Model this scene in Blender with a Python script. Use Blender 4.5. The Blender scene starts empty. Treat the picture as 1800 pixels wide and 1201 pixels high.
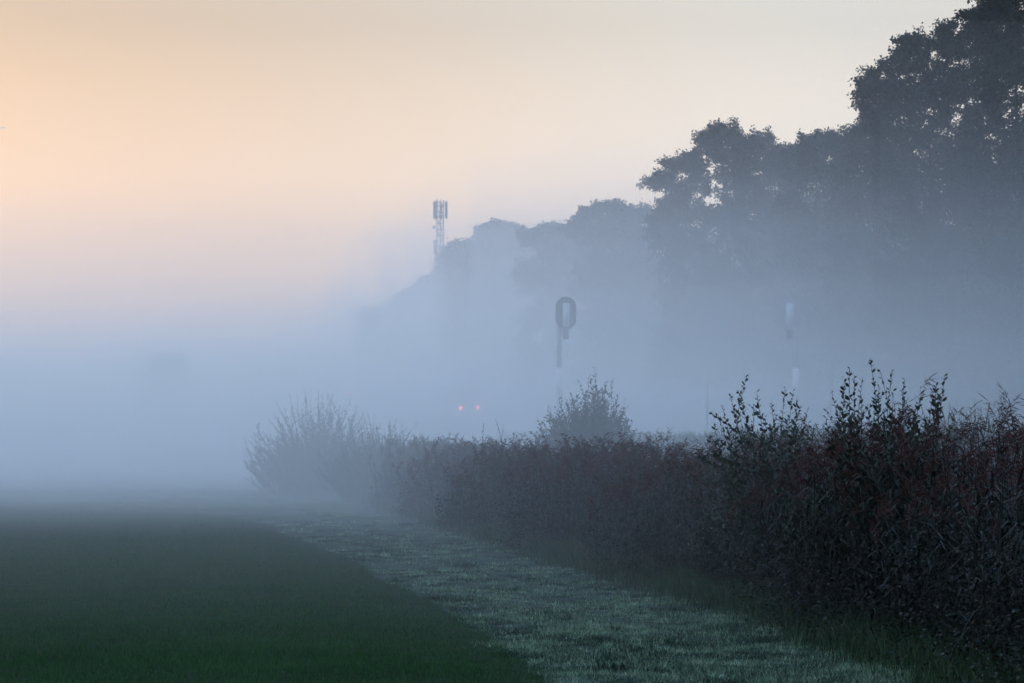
# Foggy dawn over a mown field: frosted grass path, reed bank, railway signals and a line of trees.
import bpy, math, random
import numpy as np
from mathutils import Vector

S = bpy.context.scene
COL = S.collection
rng = np.random.default_rng(7)
random.seed(7)
F = 4250.0            # focal length in photograph pixels (85 mm on 36 mm, 1800 px wide)
HOR, EYE = 780.0, 1.6


def P(px, py, d):
    """A point of the place seen at photograph pixel (px, py), d metres away."""
    return np.array([(px - 900.0) / F * d, d, EYE + (HOR - py) / F * d])


# ------------------------------------------------------------------ mesh helpers
class MB:
    def __init__(self):
        self.v, self.f, self.m, self.n = [], [], [], 0

    def add(self, verts, faces, mi=0):
        verts = np.asarray(verts, float).reshape(-1, 3)
        faces = np.asarray(faces, int)
        self.v.append(verts)
        self.f.append(faces + self.n)
        self.m.append(np.full(len(faces), mi, int))
        self.n += len(verts)

    def box(self, c, s, mi=0, rz=0.0):
        x, y, z = np.array(s) / 2.0
        v = np.array([[-x, -y, -z], [x, -y, -z], [x, y, -z], [-x, y, -z], [-x, -y, z], [x, -y, z], [x, y, z], [-x, y, z]])
        if rz:
            a, b = math.cos(rz), math.sin(rz)
            v = np.column_stack([v[:, 0] * a - v[:, 1] * b, v[:, 0] * b + v[:, 1] * a, v[:, 2]])
        self.add(v + np.array(c), [[0, 3, 2, 1], [4, 5, 6, 7], [0, 1, 5, 4], [1, 2, 6, 5], [2, 3, 7, 6], [3, 0, 4, 7]], mi)

    def tube(self, pts, rad, n=6, mi=0, cap=True):
        pts = np.asarray(pts, float)
        rad = np.broadcast_to(np.asarray(rad, float), (len(pts),))
        t = np.gradient(pts, axis=0)
        t /= np.linalg.norm(t, axis=1)[:, None] + 1e-9
        up = np.where(np.abs(t[:, 2:3]) > 0.9, np.array([[1.0, 0, 0]]), np.array([[0, 0, 1.0]]))
        a = np.cross(up, t)
        a /= np.linalg.norm(a, axis=1)[:, None] + 1e-9
        b = np.cross(t, a)
        ang = np.linspace(0, 2 * np.pi, n, endpoint=False)
        ring = pts[:, None] + rad[:, None, None] * (np.cos(ang)[None, :, None] * a[:, None] + np.sin(ang)[None, :, None] * b[:, None])
        k = len(pts)
        i = np.arange(k - 1)[:, None] * n
        j = np.arange(n)[None]
        jn = (j + 1) % n
        f = np.stack([i + j, i + jn, i + n + jn, i + n + j], -1).reshape(-1, 4)
        self.add(ring.reshape(-1, 3), f, mi)
        if cap:
            base = self.n - k * n
            for s0, rev in ((0, True), ((k - 1) * n, False)):
                idx = [base + s0 + q for q in range(n)]
                c = pts[0] if rev else pts[-1]
                self.v.append(np.array([c]))
                ci = self.n
                self.n += 1
                ff = [[idx[q], idx[(q + 1) % n], ci] for q in range(n)]
                if rev:
                    ff = [x[::-1] for x in ff]
                self.f.append(np.array(ff))
                self.m.append(np.full(n, mi, int))

    def prism(self, outline, y0, y1, mi=0):
        """Closed outline in x,z pushed from y0 to y1."""
        o = np.asarray(outline, float)
        n = len(o)
        v = np.vstack([np.column_stack([o[:, 0], np.full(n, y0), o[:, 1]]), np.column_stack([o[:, 0], np.full(n, y1), o[:, 1]])])
        i = np.arange(n)
        j = (i + 1) % n
        self.add(v, np.column_stack([i, j, j + n, i + n]), mi)
        c = o.mean(0)
        for y, rev in ((y0, 0), (y1, 1)):
            vv = np.vstack([np.column_stack([o[:, 0], np.full(n, y), o[:, 1]]), [[c[0], y, c[1]]]])
            ff = np.column_stack([i, j, np.full(n, n)])
            self.add(vv, ff[:, ::-1] if rev == 0 else ff, mi)

    def build(self, name, mats, parent=None, smooth=False):
        v = np.vstack(self.v).astype(np.float32)
        tot = np.concatenate([np.full(len(f), f.shape[1]) for f in self.f])
        idx = np.concatenate([f.ravel() for f in self.f]).astype(np.int32)
        mi = np.concatenate(self.m).astype(np.int32)
        me = bpy.data.meshes.new(name)
        me.vertices.add(len(v))
        me.vertices.foreach_set('co', v.ravel())
        me.loops.add(len(idx))
        me.loops.foreach_set('vertex_index', idx)
        me.polygons.add(len(tot))
        st = np.concatenate([[0], np.cumsum(tot)[:-1]]).astype(np.int32)
        me.polygons.foreach_set('loop_start', st)
        me.polygons.foreach_set('material_index', mi)
        if smooth:
            me.polygons.foreach_set('use_smooth', np.ones(len(tot), bool))
        for m in (mats if isinstance(mats, (list, tuple)) else [mats]):
            me.materials.append(m)
        me.update(calc_edges=True)
        me.validate()
        o = bpy.data.objects.new(name, me)
        COL.objects.link(o)
        if parent is not None:
            o.parent = parent
        return o


def tag(o, label=None, cat=None, group=None, kind=None):
    for k, val in (('label', label), ('category', cat), ('group', group), ('kind', kind)):
        if val:
            o[k] = val
    return o


def thing(name, loc, label, cat, group=None):
    o = bpy.data.objects.new(name, None)
    o.empty_display_size = 0.3
    COL.objects.link(o)
    o.location = tuple(float(q) for q in loc)
    return tag(o, label, cat, group)


def dup(root, loc, rz, scale, label=None, group=None):
    r = root.copy()
    COL.objects.link(r)
    r.location, r.rotation_euler, r.scale = loc, (0, 0, rz), scale
    if label:
        r['label'] = label
    if group:
        r['group'] = group
    for ch in list(root.children):
        c = ch.copy()
        COL.objects.link(c)
        c.parent = r
    return r


# ------------------------------------------------------------------ materials
def mat(name, c1, c2=None, rough=0.7, scale=1.0, spec=0.3, island=0.0, metal=0.0, c3=None, detail=3.0):
    """Principled surface; two or three colours mixed by noise, optional leaf-to-leaf variation."""
    m = bpy.data.materials.new(name)
    m.use_nodes = True
    nt = m.node_tree
    b = nt.nodes['Principled BSDF']
    b.inputs['Roughness'].default_value = rough
    b.inputs['Specular IOR Level'].default_value = spec
    b.inputs['Metallic'].default_value = metal
    if c2 is None:
        c2 = tuple(q * 0.75 for q in c1)
    tc = nt.nodes.new('ShaderNodeTexCoord')
    nz = nt.nodes.new('ShaderNodeTexNoise')
    nz.inputs['Scale'].default_value = scale
    nz.inputs['Detail'].default_value = detail
    nt.links.new(tc.outputs['Object'], nz.inputs['Vector'])
    fac = nz.outputs['Fac']
    if island:
        ge = nt.nodes.new('ShaderNodeNewGeometry')
        mx = nt.nodes.new('ShaderNodeMix')
        mx.inputs[0].default_value = island
        nt.links.new(fac, mx.inputs[2])
        nt.links.new(ge.outputs['Random Per Island'], mx.inputs[3])
        fac = mx.outputs[0]
    rp = nt.nodes.new('ShaderNodeValToRGB')
    e = rp.color_ramp.elements
    e[0].position, e[0].color = 0.32, (*c1, 1)
    e[1].position, e[1].color = 0.68, (*c2, 1)
    if c3:
        x = e.new(0.85)
        x.color = (*c3, 1)
    nt.links.new(fac, rp.inputs['Fac'])
    nt.links.new(rp.outputs['Color'], b.inputs['Base Color'])
    return m


def lamp_mat(name, col, strength):
    m = bpy.data.materials.new(name)
    m.use_nodes = True
    b = m.node_tree.nodes['Principled BSDF']
    b.inputs['Base Color'].default_value = (*[q * 0.5 for q in col], 1)
    b.inputs['Emission Color'].default_value = (*col, 1)
    b.inputs['Emission Strength'].default_value = strength
    return m


M = dict(
    ground=mat('field_ground', (0.012, 0.022, 0.014), (0.018, 0.032, 0.019), 0.95, 0.8, 0.05),
    lawn=mat('lawn_soil', (0.006, 0.016, 0.007), (0.010, 0.024, 0.010), 0.95, 2.0, 0.05),
    path=mat('frosted_turf', (0.010, 0.020, 0.012), (0.045, 0.065, 0.050), 0.95, 4.0, 0.05, detail=6.0),
    lawn_blade=mat('lawn_blade', (0.014, 0.054, 0.013), (0.042, 0.104, 0.031), 0.75, 0.7, 0.08, 0.5),
    path_blade=mat('frosted_blade', (0.024, 0.058, 0.026), (0.33, 0.44, 0.27), 0.85, 6.0, 0.08, 0.3, c3=(0.58, 0.68, 0.50), detail=6.0),  # frost over bare green; the contrast also paints shade between clumps
    tuft=mat('tuft_blade', (0.010, 0.022, 0.011), (0.022, 0.040, 0.02), 0.75, 3.0, 0.1, 0.5),
    verge=mat('verge_blade', (0.016, 0.034, 0.013), (0.058, 0.092, 0.042), 0.7, 0.9, 0.1, 0.5),
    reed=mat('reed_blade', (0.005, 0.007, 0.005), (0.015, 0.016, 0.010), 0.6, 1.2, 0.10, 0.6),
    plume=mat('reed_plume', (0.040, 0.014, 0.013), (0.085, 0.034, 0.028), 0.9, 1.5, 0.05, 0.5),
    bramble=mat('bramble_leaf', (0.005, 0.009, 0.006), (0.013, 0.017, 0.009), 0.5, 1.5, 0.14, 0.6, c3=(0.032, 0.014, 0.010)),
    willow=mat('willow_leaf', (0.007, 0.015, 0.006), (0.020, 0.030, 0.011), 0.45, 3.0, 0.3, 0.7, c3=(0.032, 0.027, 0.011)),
    twig=mat('twig_bark', (0.02, 0.016, 0.012), (0.035, 0.028, 0.022), 0.85, 6.0, 0.1),
    leaf=mat('tree_leaf', (0.007, 0.012, 0.007), (0.016, 0.021, 0.011), 0.7, 0.6, 0.12, 0.4),
    bark=mat('tree_bark', (0.022, 0.018, 0.015), (0.045, 0.037, 0.030), 0.9, 2.0, 0.1),
    ballast=mat('ballast', (0.05, 0.05, 0.05), (0.10, 0.095, 0.09), 0.95, 6.0),
    galv=mat('galvanised_steel', (0.30, 0.31, 0.32), (0.38, 0.39, 0.40), 0.5, 3.0, 0.5, metal=0.3),
    antenna=mat('antenna_grey', (0.26, 0.265, 0.27), (0.32, 0.325, 0.33), 0.6, 2.0),
    black=mat('signal_black', (0.035, 0.035, 0.037), (0.05, 0.05, 0.052), 0.6, 4.0),
    case=mat('signal_case', (0.46, 0.46, 0.45), (0.54, 0.54, 0.53), 0.5, 4.0),
    white=mat('white_paint', (0.75, 0.76, 0.76), (0.82, 0.82, 0.82), 0.5, 5.0),
    train=mat('train_paint', (0.55, 0.56, 0.58), (0.62, 0.63, 0.64), 0.4, 1.0, 0.5),
    train_roof=mat('train_roof', (0.78, 0.78, 0.78), (0.84, 0.84, 0.84), 0.4, 1.0, 0.5),
    glass=mat('dark_glass', (0.02, 0.022, 0.025), (0.03, 0.032, 0.035), 0.12, 1.0, 0.5),
    contrail=mat('ice_trail', (0.93, 0.80, 0.62), (0.96, 0.84, 0.66), 0.9, 0.5),  # warm low sunlight painted into the ice colour
    red=lamp_mat('red_lamp', (1.0, 0.10, 0.14), 24.0),
    red_far=lamp_mat('red_signal_lamp', (1.0, 0.12, 0.12), 9.0),
)


# ------------------------------------------------------------------ lines of the place (plan)
def reed_x(d):                       # front foot of the reed bank
    return 1.4 - 0.141 * (d - 29.6)


def rail_x(d):                       # centre line of the railway embankment
    return np.interp(d, [-60, 100, 200, 250, 290, 330, 380, 470], [24.7, 6.9, -4.2, -11.5, -18, -25, -35, -56])


def row_x(d):                        # front of the tree row
    return np.interp(d, [-40, 60, 97, 105, 116, 128, 140, 165, 190, 235, 260, 330, 370, 430],
                     [43, 26.5, 20.3, 17.8, 16.6, 16, 12.2, 7.5, 4, -1.2, -5.5, -12.8, -20, -30])


edge = np.array([(970, 1201), (850, 1118), (770, 1068), (700, 1030), (600, 978), (500, 938), (440, 914), (340, 903), (200, 897), (0, 893), (-400, 890)], float)
ed = EYE * F / (edge[:, 1] - HOR)
ex = (edge[:, 0] - 900) / F * ed
LEFT = [(ex[0] + 0.9, 7.0)] + list(zip(ex, ed))
FAR = [(-23.0, 78.0), (-16.4, 77.0), (-9.0, 75.5), (-5.6, 73.0)]
POLY = np.array(LEFT + FAR + [(reed_x(72) + 0.6, 72.0), (reed_x(30) + 0.4, 30.0), (reed_x(7) + 0.4, 7.0)])


def in_poly(x, y, poly=POLY):
    x, y = np.asarray(x, float), np.asarray(y, float)
    r = np.zeros(x.shape, bool)
    n = len(poly)
    for i in range(n):
        (x1, y1), (x2, y2) = poly[i], poly[(i + 1) % n]
        c = ((y1 > y) != (y2 > y)) & (x < (x2 - x1) * (y - y1) / (y2 - y1 + 1e-12) + x1)
        r ^= c
    return r


_ph = rng.uniform(0, 6.28, (14, 2))
_fr = rng.normal(0, 1, (14, 2)) * np.geomspace(0.5, 9, 14)[:, None]
_am = 1.0 / np.geomspace(1.0, 5.0, 14)


def bumps(x, y):
    z = np.zeros(np.shape(x))
    for p, f, a in zip(_ph, _fr, _am):
        z = z + a * np.sin(f[0] * x + p[0]) * np.cos(f[1] * y + p[1])
    return z / 2.2


def clumps(x, y):
    return np.clip(0.7 * bumps(x * 4.1 + 1, y * 3.1) + 0.5 * bumps(y * 7.3, x * 8.1 + 2), -1.2, 1.2)


def height(x, y, onpath):
    b = bumps(x, y)
    return np.where(onpath, 0.03 * b + 0.022 * clumps(x, y) - 0.025, 0.008 * b)


def wob(x, y):
    """Ragged edge between lawn and path."""
    return x + 0.10 * bumps(x * 1.7 + 5, y * 0.8)


# ------------------------------------------------------------------ ground, lawn, path
def sheet(x0, x1, y0, y1, z, nx=2, ny=2):
    xs, ys = np.linspace(x0, x1, nx), np.linspace(y0, y1, ny)
    X, Y = np.meshgrid(xs, ys)
    i = (np.arange(ny - 1)[:, None] * nx + np.arange(nx - 1)[None]).ravel()
    return np.column_stack([X.ravel(), Y.ravel(), np.full(X.size, z)]), np.column_stack([i, i + 1, i + nx + 1, i + nx])


m = MB()
m.add(*sheet(-580, 380, -50, 690, -0.07, 24, 18))
tag(m.build('ground', M['ground']), kind='structure')

v, f = sheet(-24, 10, 6, 84, 0.0, 300, 640)
c = v[f].mean(1)
on = in_poly(wob(c[:, 0], c[:, 1]), c[:, 1])
vp = in_poly(wob(v[:, 0], v[:, 1]), v[:, 1])
v[:, 2] = height(v[:, 0], v[:, 1], vp)
for nm, sel, mt in (('lawn', ~on, 'lawn'), ('path', on, 'path')):
    used, inv = np.unique(f[sel], return_inverse=True)
    m = MB()
    m.add(v[used], inv.reshape(-1, 4))
    tag(m.build(nm, M[mt], smooth=True), kind='structure')


def blades(xy, z, h, w, lean, seg2=True):
    """Bent grass blades, one narrow tapering strip each."""
    n = len(xy)
    a = rng.uniform(0, 2 * np.pi, n)
    side = np.column_stack([np.cos(a), np.sin(a), np.zeros(n)]) * (w / 2)[:, None]
    b = rng.uniform(0, 2 * np.pi, n)
    dirn = np.column_stack([np.cos(b), np.sin(b), np.zeros(n)]) * (h * lean)[:, None]
    base = np.column_stack([xy, z])
    upv = np.zeros((n, 3))
    upv[:, 2] = h
    tip = base + upv * np.sqrt(np.clip(1 - lean ** 2, 0.1, 1))[:, None] + dirn
    if not seg2:
        vv = np.stack([base - side, base + side, tip], 1).reshape(-1, 3)
        return vv, np.arange(3 * n).reshape(-1, 3)
    mid = base + upv * 0.6 + dirn * 0.35
    vv = np.stack([base - side, base + side, mid + side * 0.8, mid - side * 0.8, tip + side * 0.12, tip - side * 0.12], 1).reshape(-1, 3)
    o = np.arange(n)[:, None] * 6
    return vv, np.vstack([o + [0, 1, 2, 3], o + [3, 2, 4, 5]])


def scatter(n, y0=874, y1=1330, x0=-260, x1=2000):
    """Ground points, thinner with distance."""
    py = rng.uniform(y0, y1, n)
    px = rng.uniform(x0, x1, n)
    d = EYE * F / (py - HOR)
    return (px - 900) / F * d, d


# lawn grass
x, d = scatter(520000)
jx, jd = wob(x, d) + rng.normal(0, 0.10, len(x)), d + rng.normal(0, 0.12, len(x)) * d / 20
k = ~in_poly(jx, jd) & (x < reed_x(d) + 0.5)
x, d = x[k], d[k]
patch = 0.75 + 0.35 * np.clip(bumps(x * 0.35 + 9, d * 0.35), -1, 1)
rim = in_poly(x + 0.35, d)
h = rng.uniform(0.025, 0.062, len(x)) * patch * np.where(rim, 0.7, 1.0)
m = MB()
m.add(*blades(np.column_stack([x, d]), height(x, d, False) - 0.004, h, np.maximum(0.004, d * 0.00028), rng.uniform(0.1, 0.75, len(x)), False))
tag(m.build('grass', M['lawn_blade']), 'dark green mown lawn grass left of the pale path', 'grass', kind='stuff')

# frosted path grass: lies flat and matted, with clumps
x, d = scatter(440000)
k = in_poly(wob(x, d) + rng.normal(0, 0.07, len(x)), d)
x, d = x[k], d[k]
cl = clumps(x, d)
q = rng.uniform(-0.9, 1.0, len(x)) < cl * 1.5 + 0.25
x, d, cl = x[q], d[q], cl[q]
h = rng.uniform(0.016, 0.042, len(x)) * (0.75 + 0.75 * np.clip(cl, -0.7, 1))
m = MB()
m.add(*blades(np.column_stack([x, d]), height(x, d, True) - 0.004, h, np.maximum(0.0045, d * 0.00028), rng.uniform(0.4, 0.97, len(x)), False))
# frosted tussocks, and dark blades that paint shaded hollows into the mat
def tussocks(n, hmin, hmax, spr, per, mi, lean):
    tx, td = scatter(n * 3, 872, 1300)
    k = in_poly(tx, td)
    tx, td = tx[k][:n], td[k][:n]
    sx = np.repeat(tx, per) + rng.normal(0, spr * 1.5, len(tx) * per)
    sy = np.repeat(td, per) + rng.normal(0, spr, len(tx) * per)
    hh = rng.uniform(hmin, hmax, len(sx)) * np.repeat(rng.uniform(0.6, 1.2, len(tx)), per)
    m.add(*blades(np.column_stack([sx, sy]), height(sx, sy, True) - 0.005, hh, np.maximum(0.005, sy * 0.00028), rng.uniform(*lean, len(sx)), False), mi)


tussocks(1300, 0.03, 0.075, 0.06, 46, 0, (0.2, 0.9))
tussocks(900, 0.025, 0.065, 0.05, 60, 1, (0.3, 0.97))
tussocks(150, 0.03, 0.085, 0.11, 150, 1, (0.3, 0.97))
tag(m.build('grass', [M['path_blade'], M['tuft']]), 'pale dew covered short grass matted on the path', 'grass', kind='stuff')

# darker tufts standing on the path
for px, py, sz in [(770, 1047, 1.0), (1090, 1178, 1.3), (855, 1085, .9), (1132, 1140, .9), (600, 968, .9), (626, 966, .8), (915, 1108, 1.0),
                   (1012, 1160, 1.0), (1060, 1120, .8), (690, 1000, .7), (905, 1030, .7), (1180, 1178, .9), (800, 1020, .6), (985, 1085, .7), (1240, 1150, .8)]:
    dd = EYE * F / (py - HOR)
    X = (px - 900) / F * dd
    n = int(170 * sz)
    xy = rng.normal(0, 1, (n, 2)) * np.array([0.11, 0.09]) * sz
    rr = np.hypot(xy[:, 0], xy[:, 1]) / (0.2 * sz)
    xy = xy + 0.35 * sz * np.array([0.3, 0.15]) * rng.normal(0, .3, (1, 2)) * (rng.uniform(0, 1, (n, 1)) < .4)
    o = thing('grass_tuft', (X, dd, float(height(X, dd, True))), 'small dark green grass tuft standing up from the pale path', 'grass tuft', 'dark grass tufts on the path')
    m = MB()
    m.add(*blades(xy, np.full(n, -0.02), rng.uniform(0.04, 0.10, n) * sz * np.clip(1.25 - rr * .55, .3, 1), np.full(n, 0.006), rng.uniform(0.3, 0.97, n)))
    m.build('leaves', M['tuft'], o)

# verge: taller grass at the foot of the reeds
n = 52000
d = 9 + 66 * rng.uniform(0, 1, n) ** 1.5
off = rng.normal(0.14, 0.17, n) + rng.uniform(0, 1, n) ** 5 * -0.45
x = reed_x(d) + 0.1 * bumps(d * 2.0, d) + off - 0.05 - 0.22 * np.clip((22 - d) / 6, 0, 1)
h = rng.uniform(0.08, 0.34, n) * np.clip(1 + off * 0.7, 0.25, 1.5)
m = MB()
m.add(*blades(np.column_stack([x, d]), height(x, d, True) - 0.01, h, np.maximum(0.006, d * 0.0003), rng.uniform(0.1, 0.7, n)))
tag(m.build('grass', M['verge']), 'taller verge grass along the foot of the reed bank', 'grass', kind='stuff')


# ------------------------------------------------------------------ leaves
def leaf_quads(c, dirv, length, width, rnd):
    """Diamond leaves at c, pointing along dirv."""
    n = len(c)
    dirv = dirv / (np.linalg.norm(dirv, axis=1)[:, None] + 1e-9)
    s = np.cross(dirv, rnd.normal(0, 1, (n, 3)))
    s /= np.linalg.norm(s, axis=1)[:, None] + 1e-9
    l = dirv * length[:, None]
    w = s * (width / 2)[:, None]
    fold = np.cross(dirv, s) * (width * 0.18)[:, None]
    v = np.stack([c, c + l * 0.45 + w + fold, c + l, c + l * 0.45 - w + fold], 1).reshape(-1, 3)
    return v, np.arange(4 * n).reshape(-1, 4)


def leaf_oval(c, dirv, length, width, rnd):
    """Six-sided oval leaves for close shrubs."""
    n = len(c)
    dirv = dirv / (np.linalg.norm(dirv, axis=1)[:, None] + 1e-9)
    s = np.cross(dirv, rnd.normal(0, 1, (n, 3)))
    s /= np.linalg.norm(s, axis=1)[:, None] + 1e-9
    l = dirv * length[:, None]
    w = s * (width / 2)[:, None]
    fo = np.cross(dirv, s) * (width * 0.12)[:, None]
    v = np.stack([c, c + l * .25 + w * .8 + fo, c + l * .6 + w + fo, c + l, c + l * .6 - w + fo, c + l * .25 - w * .8 + fo], 1).reshape(-1, 3)
    o = np.arange(n)[:, None] * 6
    return v, np.vstack([o + [0, 1, 2, 3], o + [0, 3, 4, 5]])


def unit(n, rnd):
    u = rnd.normal(0, 1, (n, 3))
    return u / np.linalg.norm(u, axis=1)[:, None]


# ------------------------------------------------------------------ reeds
def reed_bed():
    rnd = np.random.default_rng(21)
    m = MB()
    n = 6800
    d = 8.5 + 62 * rnd.uniform(0, 1, n) ** 1.35
    depth = 2.6 * rnd.uniform(0, 1, n) ** 0.8
    x = reed_x(d) - 0.10 - 0.25 * np.clip((22 - d) / 6, 0, 1) + depth + np.interp(d, [18, 26], [0.1, 0.34]) * np.sin(d * 0.8 + 0.6) + 0.14 * np.sin(d * 2.7)
    clump = 0.5 + 0.5 * np.sin(d * 0.9 + 1.3) * np.cos(d * 0.37 + depth)
    hmax = np.interp(d, [8, 14.5, 16, 19, 24, 26, 30, 36, 42, 50, 60, 72], [1.9, 1.88, 1.8, 1.74, 1.6, 1.4, 1.36, 1.42, 1.42, 1.38, 1.42, 1.6]) * (1 + 0.10 * np.sin(d * 0.95 + 1.0) + 0.07 * np.sin(d * 2.3 + 0.7) + 0.05 * np.sin(d * 5.1 + depth * 2))
    H = hmax * (0.72 + 0.22 * rnd.uniform(0, 1, n) + 0.10 * clump) * np.clip(0.72 + depth * 0.35, 0.7, 1.0)
    la = rnd.uniform(0, 2 * np.pi, n)
    ln = rnd.uniform(0.02, 0.22, n)
    lx, ly = np.cos(la) * ln - 0.05, np.sin(la) * ln
    t = np.linspace(0, 1, 5)
    base = np.column_stack([x, d, np.zeros(n)])
    # stems
    pts = np.stack([base + np.column_stack([lx * H * q ** 1.8, ly * H * q ** 1.8, H * q]) for q in t], 1)
    a = rnd.uniform(0, 2 * np.pi, n)
    wd = np.maximum(0.006, d * 0.0002)
    sd = np.column_stack([np.cos(a), np.sin(a), np.zeros(n)]) * (wd / 2)[:, None]
    L, R = pts - sd[:, None], pts + sd[:, None]
    v = np.concatenate([L, R], 1).reshape(-1, 3)
    o = np.arange(n)[:, None] * 10
    m.add(v, np.vstack([o + [q, q + 5, q + 6, q + 1] for q in range(4)]), 0)
    # arching leaves
    for j in range(9):
        q = np.clip(0.16 + 0.82 * (j + rnd.uniform(0, 1, n)) / 9, 0, 1)
        c = base + np.column_stack([lx * H * q ** 1.8, ly * H * q ** 1.8, H * q])
        az = rnd.uniform(0, 2 * np.pi, n)
        Ln = rnd.uniform(0.16, 0.44, n)
        hd = np.column_stack([np.cos(az), np.sin(az), np.zeros(n)])
        sdv = np.column_stack([-np.sin(az), np.cos(az), np.zeros(n)]) * (np.maximum(rnd.uniform(0.007, 0.016, n), d * 0.00028) / 2)[:, None]
        rise = rnd.uniform(0.35, 1.1, n)
        drop = rnd.uniform(0.5, 1.5, n)
        ss = [0, 0.35, 0.7, 1.0]
        ww = [0.7, 1.0, 0.7, 0.05]
        rows = []
        for s, wv in zip(ss, ww):
            p = c + hd * (Ln * s * 0.85)[:, None]
            p[:, 2] += Ln * (rise * s - drop * s * s)
            rows.append(p - sdv * wv)
            rows.append(p + sdv * wv)
        v = np.stack(rows, 1).reshape(-1, 3)
        o = np.arange(n)[:, None] * 8
        m.add(v, np.vstack([o + [2 * q, 2 * q + 1, 2 * q + 3, 2 * q + 2] for q in range(3)]), 0)
    # plumes: drooping feathery heads on two stems in five
    k = np.where(rnd.uniform(0, 1, n) < 0.58)[0]
    top = base[k] + np.column_stack([lx[k] * H[k], ly[k] * H[k], H[k]])
    az0 = rnd.uniform(0, 2 * np.pi, len(k))
    for j in range(26):
        u = rnd.uniform(0, 1, len(k))
        az = az0 + rnd.normal(0, 0.8, len(k))
        c = top.copy()
        c[:, 2] += u * 0.20 - 0.03
        c[:, 0] += np.cos(az0) * u * u * 0.10
        c[:, 1] += np.sin(az0) * u * u * 0.10
        dv = np.column_stack([np.cos(az) * 0.8, np.sin(az) * 0.8, rnd.uniform(-0.7, 0.9, len(k))])
        m.add(*leaf_quads(c, dv, rnd.uniform(0.05, 0.13, len(k)), np.maximum(0.006, d[k] * 0.00035), rnd), 1)
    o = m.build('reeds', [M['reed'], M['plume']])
    return tag(o, 'bank of dark reeds with drooping brown plumes along the path', 'reeds', kind='stuff')


reed_bed()


def undergrowth():
    """Low leafy bramble tangle that fills the front of the reed bank."""
    rnd = np.random.default_rng(33)
    m = MB()
    n = 1900
    d = 8.5 + 58 * rnd.uniform(0, 1, n) ** 1.3
    dep = rnd.uniform(0, 1.9, n)
    x = reed_x(d) - 0.10 - 0.30 * np.clip((22 - d) / 6, 0, 1) + dep + np.interp(d, [18, 26], [0.1, 0.34]) * np.sin(d * 0.8 + 0.6)
    z = rnd.uniform(0.04, 1.25, n) * np.clip(0.5 + dep * 0.5, 0.45, 1.05)
    per = 84
    c = np.repeat(np.column_stack([x, d, z]), per, 0) + rnd.normal(0, 1, (n * per, 3)) * np.array([0.15, 0.17, 0.15])
    c[:, 2] = np.abs(c[:, 2] - 0.04) + 0.04
    N = len(c)
    dv = unit(N, rnd)
    dv[:, 2] *= 0.6
    sc = np.maximum(1.0, np.repeat(d, per) / 26)
    m.add(*leaf_quads(c, dv, rnd.uniform(0.022, 0.048, N) * sc, rnd.uniform(0.013, 0.028, N) * sc, rnd), 0)
    for i in range(0, n, 3):                        # arching canes
        p0 = np.array([x[i], d[i], 0.0])
        e = p0 + np.array([rnd.normal(-0.1, 0.25), rnd.normal(0, 0.35), z[i] + 0.15])
        mid = (p0 + e) / 2 + np.array([0, 0, 0.25])
        t = np.linspace(0, 1, 6)[:, None]
        m.tube((1 - t) ** 2 * p0 + 2 * t * (1 - t) * mid + t * t * e, np.linspace(0.005, 0.002, 6), 4, 1, False)
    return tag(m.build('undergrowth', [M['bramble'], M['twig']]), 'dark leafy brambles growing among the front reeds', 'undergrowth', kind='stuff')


undergrowth()


# ------------------------------------------------------------------ shrubs
def sprig(st, lf, p0, p1, rnd, leaf, bend=0.15, r0=0.006, start=0.35, gap=0.028, side_n=2):
    """One shoot from p0 to p1 with alternate leaves; short side shoots."""
    p0, p1 = np.array(p0, float), np.array(p1, float)
    Ln = np.linalg.norm(p1 - p0)
    mid = (p0 + p1) / 2 + np.array([rnd.normal(0, bend), rnd.normal(0, bend), 0.10]) * Ln * 0.5
    t = np.linspace(0, 1, 8)[:, None]
    pts = (1 - t) ** 2 * p0 + 2 * t * (1 - t) * mid + t * t * p1
    st.tube(pts, np.linspace(r0, r0 * 0.28, 8), 4, 0, False)
    n = max(4, int(Ln * (1 - start) / gap))
    s = np.linspace(start, 1.0, n)[:, None] + rnd.normal(0, 0.004, (n, 1))
    c = (1 - s) ** 2 * p0 + 2 * s * (1 - s) * mid + s * s * p1
    tan = 2 * (1 - s) * (mid - p0) + 2 * s * (p1 - mid)
    tan /= np.linalg.norm(tan, axis=1)[:, None]
    az = np.arange(n) * 2.4 + rnd.uniform(0, 6)
    out = np.column_stack([np.cos(az), np.sin(az) * 0.8, rnd.normal(0, .15, n)])
    dv = tan * 0.75 + out * 0.8
    L = leaf * rnd.uniform(0.78, 1.12) * rnd.uniform(0.5, 1.2, n) * np.interp(s[:, 0], [0, 0.8, 1], [1, 1, 0.6])
    keep = rnd.uniform(0, 1, n) < 0.86
    lf.add(*leaf_oval(c[keep], dv[keep], L[keep], L[keep] * rnd.uniform(0.42, 0.55, keep.sum()), rnd))
    for _ in range(side_n):
        s0 = rnd.uniform(0.3, 0.75)
        b = (1 - s0) ** 2 * p0 + 2 * s0 * (1 - s0) * mid + s0 * s0 * p1
        e = b + (p1 - p0) / Ln * rnd.uniform(0.12, 0.3) * Ln * 0.6 + rnd.normal(0, 1, 3) * np.array([0.16, 0.16, 0.05]) * Ln * 0.6
        sprig(st, lf, b, e, rnd, leaf * 0.9, bend, r0 * 0.5, 0.15, gap, 0)


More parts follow.
